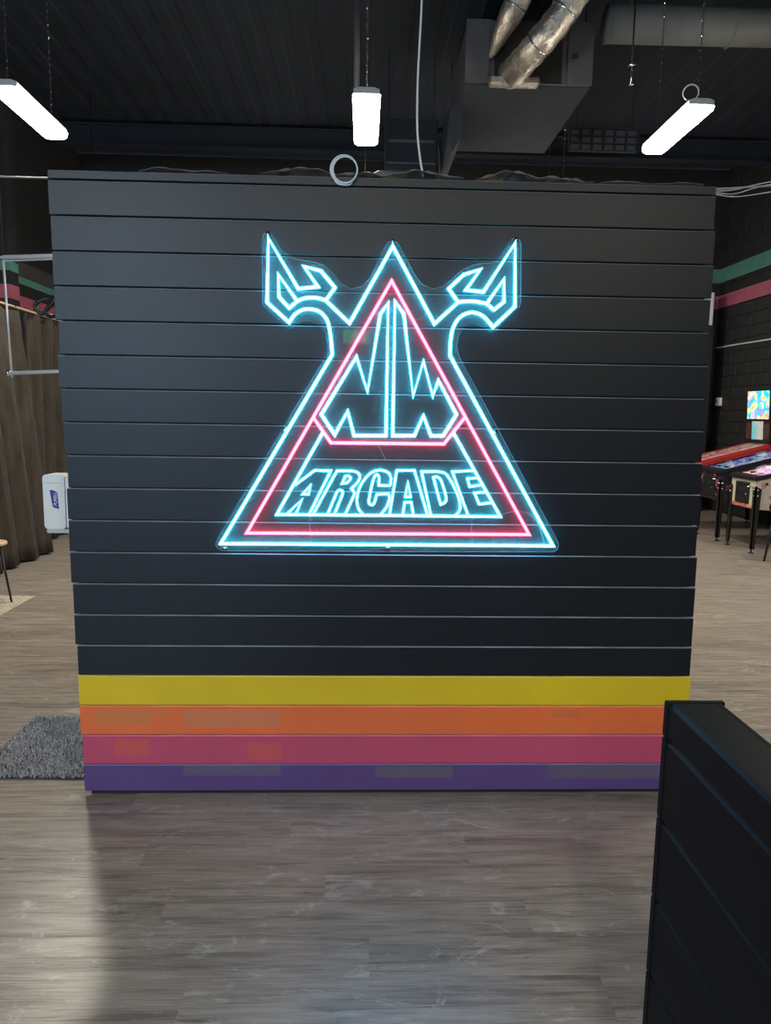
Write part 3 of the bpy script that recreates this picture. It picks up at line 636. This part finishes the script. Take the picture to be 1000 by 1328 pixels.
ARTS = {
 'red':   dict(body=mat('red_cabinet_art', (.42,.03,.035), .35, var=.3, scale=5), rail=mat('red_side_rail', (.55,.05,.05), .3), play=art('rose_playfield', [(.3,(.25,.05,.09)),(.45,(.5,.2,.24)),(.55,(.75,.6,.5)),(.65,(.25,.12,.2))], 5, .35, seed=3), front=mat('red_front_panel', (.4,.03,.03), .4)),
 'dark':  dict(body=art('midnight_cabinet_art', [(.3,blk),(.52,(.012,.014,.03)),(.6,(.03,.02,.06)),(.7,(.3,.03,.05))], 4, 0, seed=5), rail=M['black_metal'], play=art('violet_playfield', [(.30,(.015,.02,.05)),(.40,(.10,.08,.5)),(.47,(.02,.03,.08)),(.52,(.03,.35,.6)),(.57,(.6,.45,.35)),(.66,(.08,.05,.3))], 6, 1.0, seed=8), front=art('red_flame_front', [(.35,blk),(.55,(.02,.02,.03)),(.62,(.35,.05,.08)),(.72,(.5,.4,.4))], 7, 0, seed=2)),
 'white': dict(body=art('cream_cabinet_art', [(.3,(.42,.38,.33)),(.58,(.36,.31,.28)),(.66,(.3,.02,.03)),(.74,(.02,.02,.02))], 3, 0, seed=9), rail=M['black_metal'], play=art('candy_playfield', [(.3,(.25,.08,.35)),(.42,(.75,.2,.3)),(.52,(.85,.55,.6)),(.6,(.45,.4,.9)),(.7,(.7,.12,.1))], 6, .8, seed=4), front=mat('cream_front_panel', (.52,.48,.38), .4)),
}
BACK = art('backglass_art', [(.26,(.05,.05,.75)),(.36,(.35,.3,.95)),(.43,(.0,.45,.9)),(.50,(.05,.75,.9)),(.56,(.9,.85,.2)),(.61,(1,.25,.03)),(.68,(.85,.8,1)),(.75,(.1,.1,.8))], 4.2, .95, 1.2, 6)
PANEL = art('display_panel_art', [(.3,(.08,.45,.5)),(.5,(.3,.5,.48)),(.6,(.7,.35,.3)),(.7,(.75,.6,.5))], 3, .45, .5, 1)
SIDE_ART = art('backbox_side_art', [(.3,(.5,.15,.1)),(.5,(.7,.35,.25)),(.6,(.2,.15,.5)),(.7,(.1,.1,.4))], 5, 0, 1, 2)
def pinball(kind, y, label, z_rise=.25, zf=.95, wd=.60):
    a = ARTS[kind]; t = thing('pinball_machine', label, 'pinball', (4.75, y, 0), 'pinball machines in a row along the block wall')
    h = wd/2; L = 1.35; zb = zf + z_rise*L
    MB().prism([(0, .55), (0, zf-.03), (L, zb-.03), (L, .52), (.5, .52)], 'y', -h, h).build('cabinet', a['body'], t)
    MB().box(-.006, .0, -h+.01, h-.01, .56, zf-.05).build('front_panel', a['front'], t)
    MB().prism([(-.03, zf-.045), (-.03, zf-.005), (.0, zf+.008), (.06, zf+.022), (.06, zf-.02), (0, zf-.045)], 'y', -h-.012, h+.012).build('lockdown_bar', M['black_metal'], t)
    for s in (-1, 1):
        y0, y1 = (h-.03, h+.008) if s > 0 else (-h-.008, -h+.03)
        MB().prism([(.05, zf-.035), (.05, zf+.014), (L, zb+.014), (L, zb-.04)], 'y', y0, y1).build('side_rail', a['rail'], t)
    MB().prism([(.06, zf-.03), (.06, zf+.002), (L, zb+.002), (L, zb-.03)], 'y', -h+.03, h-.03).build('playfield', a['play'], t)
    MB().prism([(.06, zf+.024), (.06, zf+.027), (L, zb+.025), (L, zb+.022)], 'y', -h+.03, h-.03).build('glass', M['glass'], t)
    for (u, yy) in ((.16, -.1), (.16, .1), (.55, 0), (.7, -.12), (.72, .13), (.9, .03)):
        zc = zf + .002 + z_rise*(u-.06); MB().cyl((u, yy, zc-.01), (u, yy, zc+.016), .03, 10).build('bumper', a['rail'], t, True)
    cdr = MB().box(-.022, -.006, -.165, .165, .60, .87, .008).build('coin_door', M['black_metal'], t, label='black steel coin door')
    for yy in (-.045, .02): MB().box(-.027, -.022, yy-.012, yy+.012, .76, .81).build('coin_slot', M['chrome'], cdr)
    MB().cyl((-.022, -.1, .72), (-.03, -.1, .72), .012, 10).build('lock', M['chrome'], cdr, True)
    MB().box(-.027, -.022, -.08, .08, .645, .665).build('coin_return', M['black_plastic'], cdr)
    MB().cyl((-.006, -h+.06, zf-.12), (-.09, -h+.06, zf-.12), .009, 8).build('plunger', M['chrome'], t, True)
    for s in (-1, 1): MB().cyl((.12, s*h, zf-.08), (.12, s*(h+.014), zf-.08), .017, 10).build('flipper_button', M['black_plastic'], t, True)
    for u in (0.0, L):
        for s in (-1, 1):
            top = (.84 if u == 0 else .92); d_ = -1 if u == 0 else 1; yy = s*h
            lg_ = MB(); lo = .055
            x0, x1 = (u-.018, u+.06) if u == 0 else (u-.06, u+.018)
            # L section: two webs tapering to the foot
            lg_.prism([(x0 if d_ < 0 else x1, .05), (x0 if d_ < 0 else x1, top), ((x1 if d_ < 0 else x0), top-.04), ((x0+.045 if d_ < 0 else x1-.045), .05)], 'y', yy + (.0 if s > 0 else -.016), yy + (.016 if s > 0 else .0))
            xa, xb = (u-.018, u-.0065) if u == 0 else (u+.0065, u+.018)
            q_ = [(yy+s*.016, .05), (yy+s*.016, top), (yy-s*.05, top-.04), (yy-s*.03, .05)]
            lg_.prism(q_, 'x', xa, xb)
            lo_ = lg_.build('leg', M['black_metal'], t)
            ft = MB(); fx = u + d_*.004; ft.cyl((fx, yy, .012), (fx, yy, .06), .009, 8); ft.cyl((fx, yy, 0), (fx, yy, .014), .034, 14, .028); ft.build('leveler_foot', M['black_metal'], lo_, True)
            for zz_ in (top-.05, top-.12):
                xq = u - .018 if u == 0 else u+.018; MB().cyl((xq, yy-s*.012, zz_), (xq + d_*.012, yy-s*.012, zz_), .012, 8).build('bolt', M['chrome'], lo_, True)
                MB().cyl((u - d_*.014, yy+s*.016, zz_), (u - d_*.014, yy+s*.026, zz_), .012, 8).build('bolt', M['chrome'], lo_, True)
    hb = .34; zb0 = zb - .01; zt = 2.13
    bb = MB().prism([(L-.10, zb0), (L-.14, zt-.02), (L-.12, zt), (L+.12, zt), (L+.12, zb0)], 'y', -hb, hb).build('backbox', M['black_plastic'], t)
    sl = -.04/(zt-zb0)
    def on_face(z0, z1, y0, y1, th):
        f_ = lambda z: L-.10 + sl*(z-zb0)
        return MB().prism([(f_(z0)-th, z0), (f_(z1)-th, z1), (f_(z1)+.001, z1), (f_(z0)+.001, z0)], 'y', y0, y1)
    on_face(1.66, 2.085, -hb+.035, hb-.035, .005).build('translite', BACK, bb, label='bright multicoloured lit backglass')
    on_face(1.345, 1.625, -.16, .16, .004).build('display', PANEL, bb)
    for s in (-1, 1): on_face(1.36, 1.6, s*.255-.07, s*.255+.07, .006).build('speaker_panel', mat('speaker_panel_art', (.09,.04,.035), .4, var=.5, scale=20) if 'spk' not in M else M['spk'], bb)
    for s in (-1, 1): MB().box(L-.08, L+.1, s*hb - (.0 if s > 0 else .004), s*hb + (.004 if s > 0 else 0), 1.4, zt-.03).build('side_art', SIDE_ART, bb)
    return t
M['spk'] = mat('speaker_panel_art', (.09,.04,.035), .4, var=.5, scale=20)
pinball('red', 8.08, 'red sided pinball machine with bright backglass, farthest of the row', zf=.96)
pinball('dark', 6.93, 'dark pinball machine with violet playfield, middle of the row', zf=.965, wd=.6)
pw_ = pinball('white', 6.04, 'cream pinball machine with black coin door, nearest of the row', zf=.95)
# red printed band across the foot of the cream front
MB().box(-.0085, -.006, -.25, .26, .562, .60).build('printed_band', art('red_band_print', [(.42,(.55,.45,.36)),(.5,(.6,.1,.06)),(.75,(.5,.07,.05))], 16, 0, .3, 3), pw_)
# stool beside the nearest machine
st = thing('bar_stool', 'black stool at the right edge beside the cream pinball machine', 'stool', (4.80, 5.15, 0), rz=.3)
MB().tube([(0,0,.58), (0,0,.60), (0,0,.66), (0,0,.69), (0,0,.70)], [.16, .18, .185, .17, .12], 24).build('seat', M['black_plastic'], st, True)
for i in range(4):
    a_ = PI/4 + PI/2*i; MB().cyl((.12*math.cos(a_), .12*math.sin(a_), .58), (.19*math.cos(a_), .19*math.sin(a_), 0.0), .016, 8, .013).build('leg', M['black_metal'], st, True)
MB().torus((0,0,.24), .165, .009, (0,0,1), 24, 6).build('foot_ring', M['black_metal'], st, True)

# ------------------------------------------------------------------ left rear: curtains, table
def cloth():
    t = NT('brown_curtain_cloth'); v_ = t.coord('Object', (1, 1, .25)); n_ = t.noise(v_, 9, 5, .6).outputs[0]
    t.l.new(t.ramp(n_, [(.3, (.026,.022,.0195)), (.7, (.058,.05,.044))]), t.b.inputs['Base Color']); t.b.inputs['Roughness'].default_value = .9; t.b.inputs['Sheen Weight'].default_value = .05
    t.b.inputs['Specular IOR Level'].default_value = .15; return t.m
M['cloth'] = cloth()
def curtain(label, y0, y1, xt, xb, lean, seed, zt=2.72, gap=0.0):
    r_ = random.Random(seed); n_ = int((y1-y0)/.022); m_ = 18; v = []; f = []
    ph = r_.uniform(0, 6); ws_ = r_.uniform(15, 17)
    for i in range(n_+1):
        s = i/n_
        for j in range(m_+1):
            u = j/m_; z = zt - (zt-.025)*u
            y = y0 + (y1-y0)*s + lean*u*s + gap*u*u*(1-s)
            amp = (.035 + .03*u)
            x = xt + (xb-xt)*u + amp*math.sin(ws_*y + ph + .5*math.sin(2.1*y)) + .014*math.sin(61*y + 2*u + ph) + .02*u*math.sin(5*y+ph)
            v.append((x, y, z))
    for i in range(n_):
        for j in range(m_): a = i*(m_+1)+j; f.append((a, a+m_+1, a+m_+2, a+1))
    t = thing('curtain', label, 'curtain', ((xt+xb)/2, y0, 0), 'brown curtains on the left')
    ox = (xt+xb)/2
    v = [(a-ox, b_-y0, c) for a, b_, c in v]
    o = link('cloth_panel', mesh('cloth_panel', v, f, True, [M['cloth']]), t); md = o.modifiers.new('thickness', 'SOLIDIFY'); md.thickness = .006
    k = max(3, int((y1-y0)/.2))
    for i in range(k):
        yy = (y1-y0)*(i+.5)/k; MB().torus((xt-ox, yy, zt+.028), .026, .004, (0, 1, 0), 12, 5).build('ring', M['black_metal'], t, True)
curtain('brown floor length curtain nearer to the camera at the left edge', 2.6, 5.48, -3.96, -3.74, .12, 1)
curtain('brown floor length curtain behind, seen above the sanitizer dispenser', 5.62, 8.2, -4.0, -4.06, .0, 5, zt=2.75, gap=.35)
rl = thing('curtain_rail', 'pale curtain rail carrying the brown curtains', 'rail', (-3.97, 5.3, 2.77))
MB().cyl((0, -2.9, 0), (0, 3.1, .0), .014, 10).build('rod', M['tan_wood'], rl, True)
for y in (-2.6, -.1, 2.7): MB().cyl((0, y, 0), (0, y, CEIL+.055-2.77), .006, 6).build('drop_rod', M['black_metal'], rl, True)
tb = thing('side_table', 'small table with tan top and thin black legs at the left edge', 'table', (-3.28, 3.22, .0095))
MB().tube([(0,0,.485), (0,0,.49), (0,0,.51), (0,0,.515)], [.125, .135, .135, .125], 28).build('top', M['tan_wood'], tb, True)
for i in range(3):
    a_ = -.25 + 2*PI*i/3; MB().cyl((.10*math.cos(a_), .10*math.sin(a_), .487), (.185*math.cos(a_), .185*math.sin(a_), 0), .011, 8, .009).build('leg', M['black_metal'], tb, True)
o = MB().box(-3.75, -3.0, 2.72, 3.4, .0005, .008, .003).build('woven_mat', mat('pale_woven_mat', (.38,.34,.28), .9, var=.5, scale=60, bump=.4, bscale=120))
tag(o, 'pale woven mat under the small table at the left edge', 'mat')

# ------------------------------------------------------------------ behind the camera, mirrored by the acrylic
ex = thing('exit_sign', 'green running figure exit sign mirrored in the sign backboard', 'exit sign', (-.22, YF, 2.92))
MB().box(-.235, .235, 0, .05, -.13, .13, .006).build('case', M['white_plastic'], ex)
g_ = mat('exit_green', (.02,.35,.16), .4, emit=(.03,.62,.33), estr=6.0); w_m = mat('exit_white', (.8,.8,.8), .4, emit=(.85,1,.9), estr=5.0)
MB().box(-.22, .22, .05, .054, -.115, .115).build('face', g_, ex)
q = MB(); q.cyl((-.0, .054, .07), (-.0, .058, .07), .022, 12)
q.tube([(.0, .056, .04), (.02, .056, -.01), (.055, .056, -.04), (.06, .056, -.085)], .014, 6); q.tube([(.02, .056, -.01), (-.02, .056, -.045), (-.055, .056, -.05)], .013, 6); q.tube([(-.05, .056, .0), (-.02, .056, .032), (.03, .056, .03), (.055, .056, .0)], .010, 6)
q.build('running_figure', w_m, ex); MB().box(.09, .15, .054, .057, -.08, .09).build('doorway', w_m, ex)
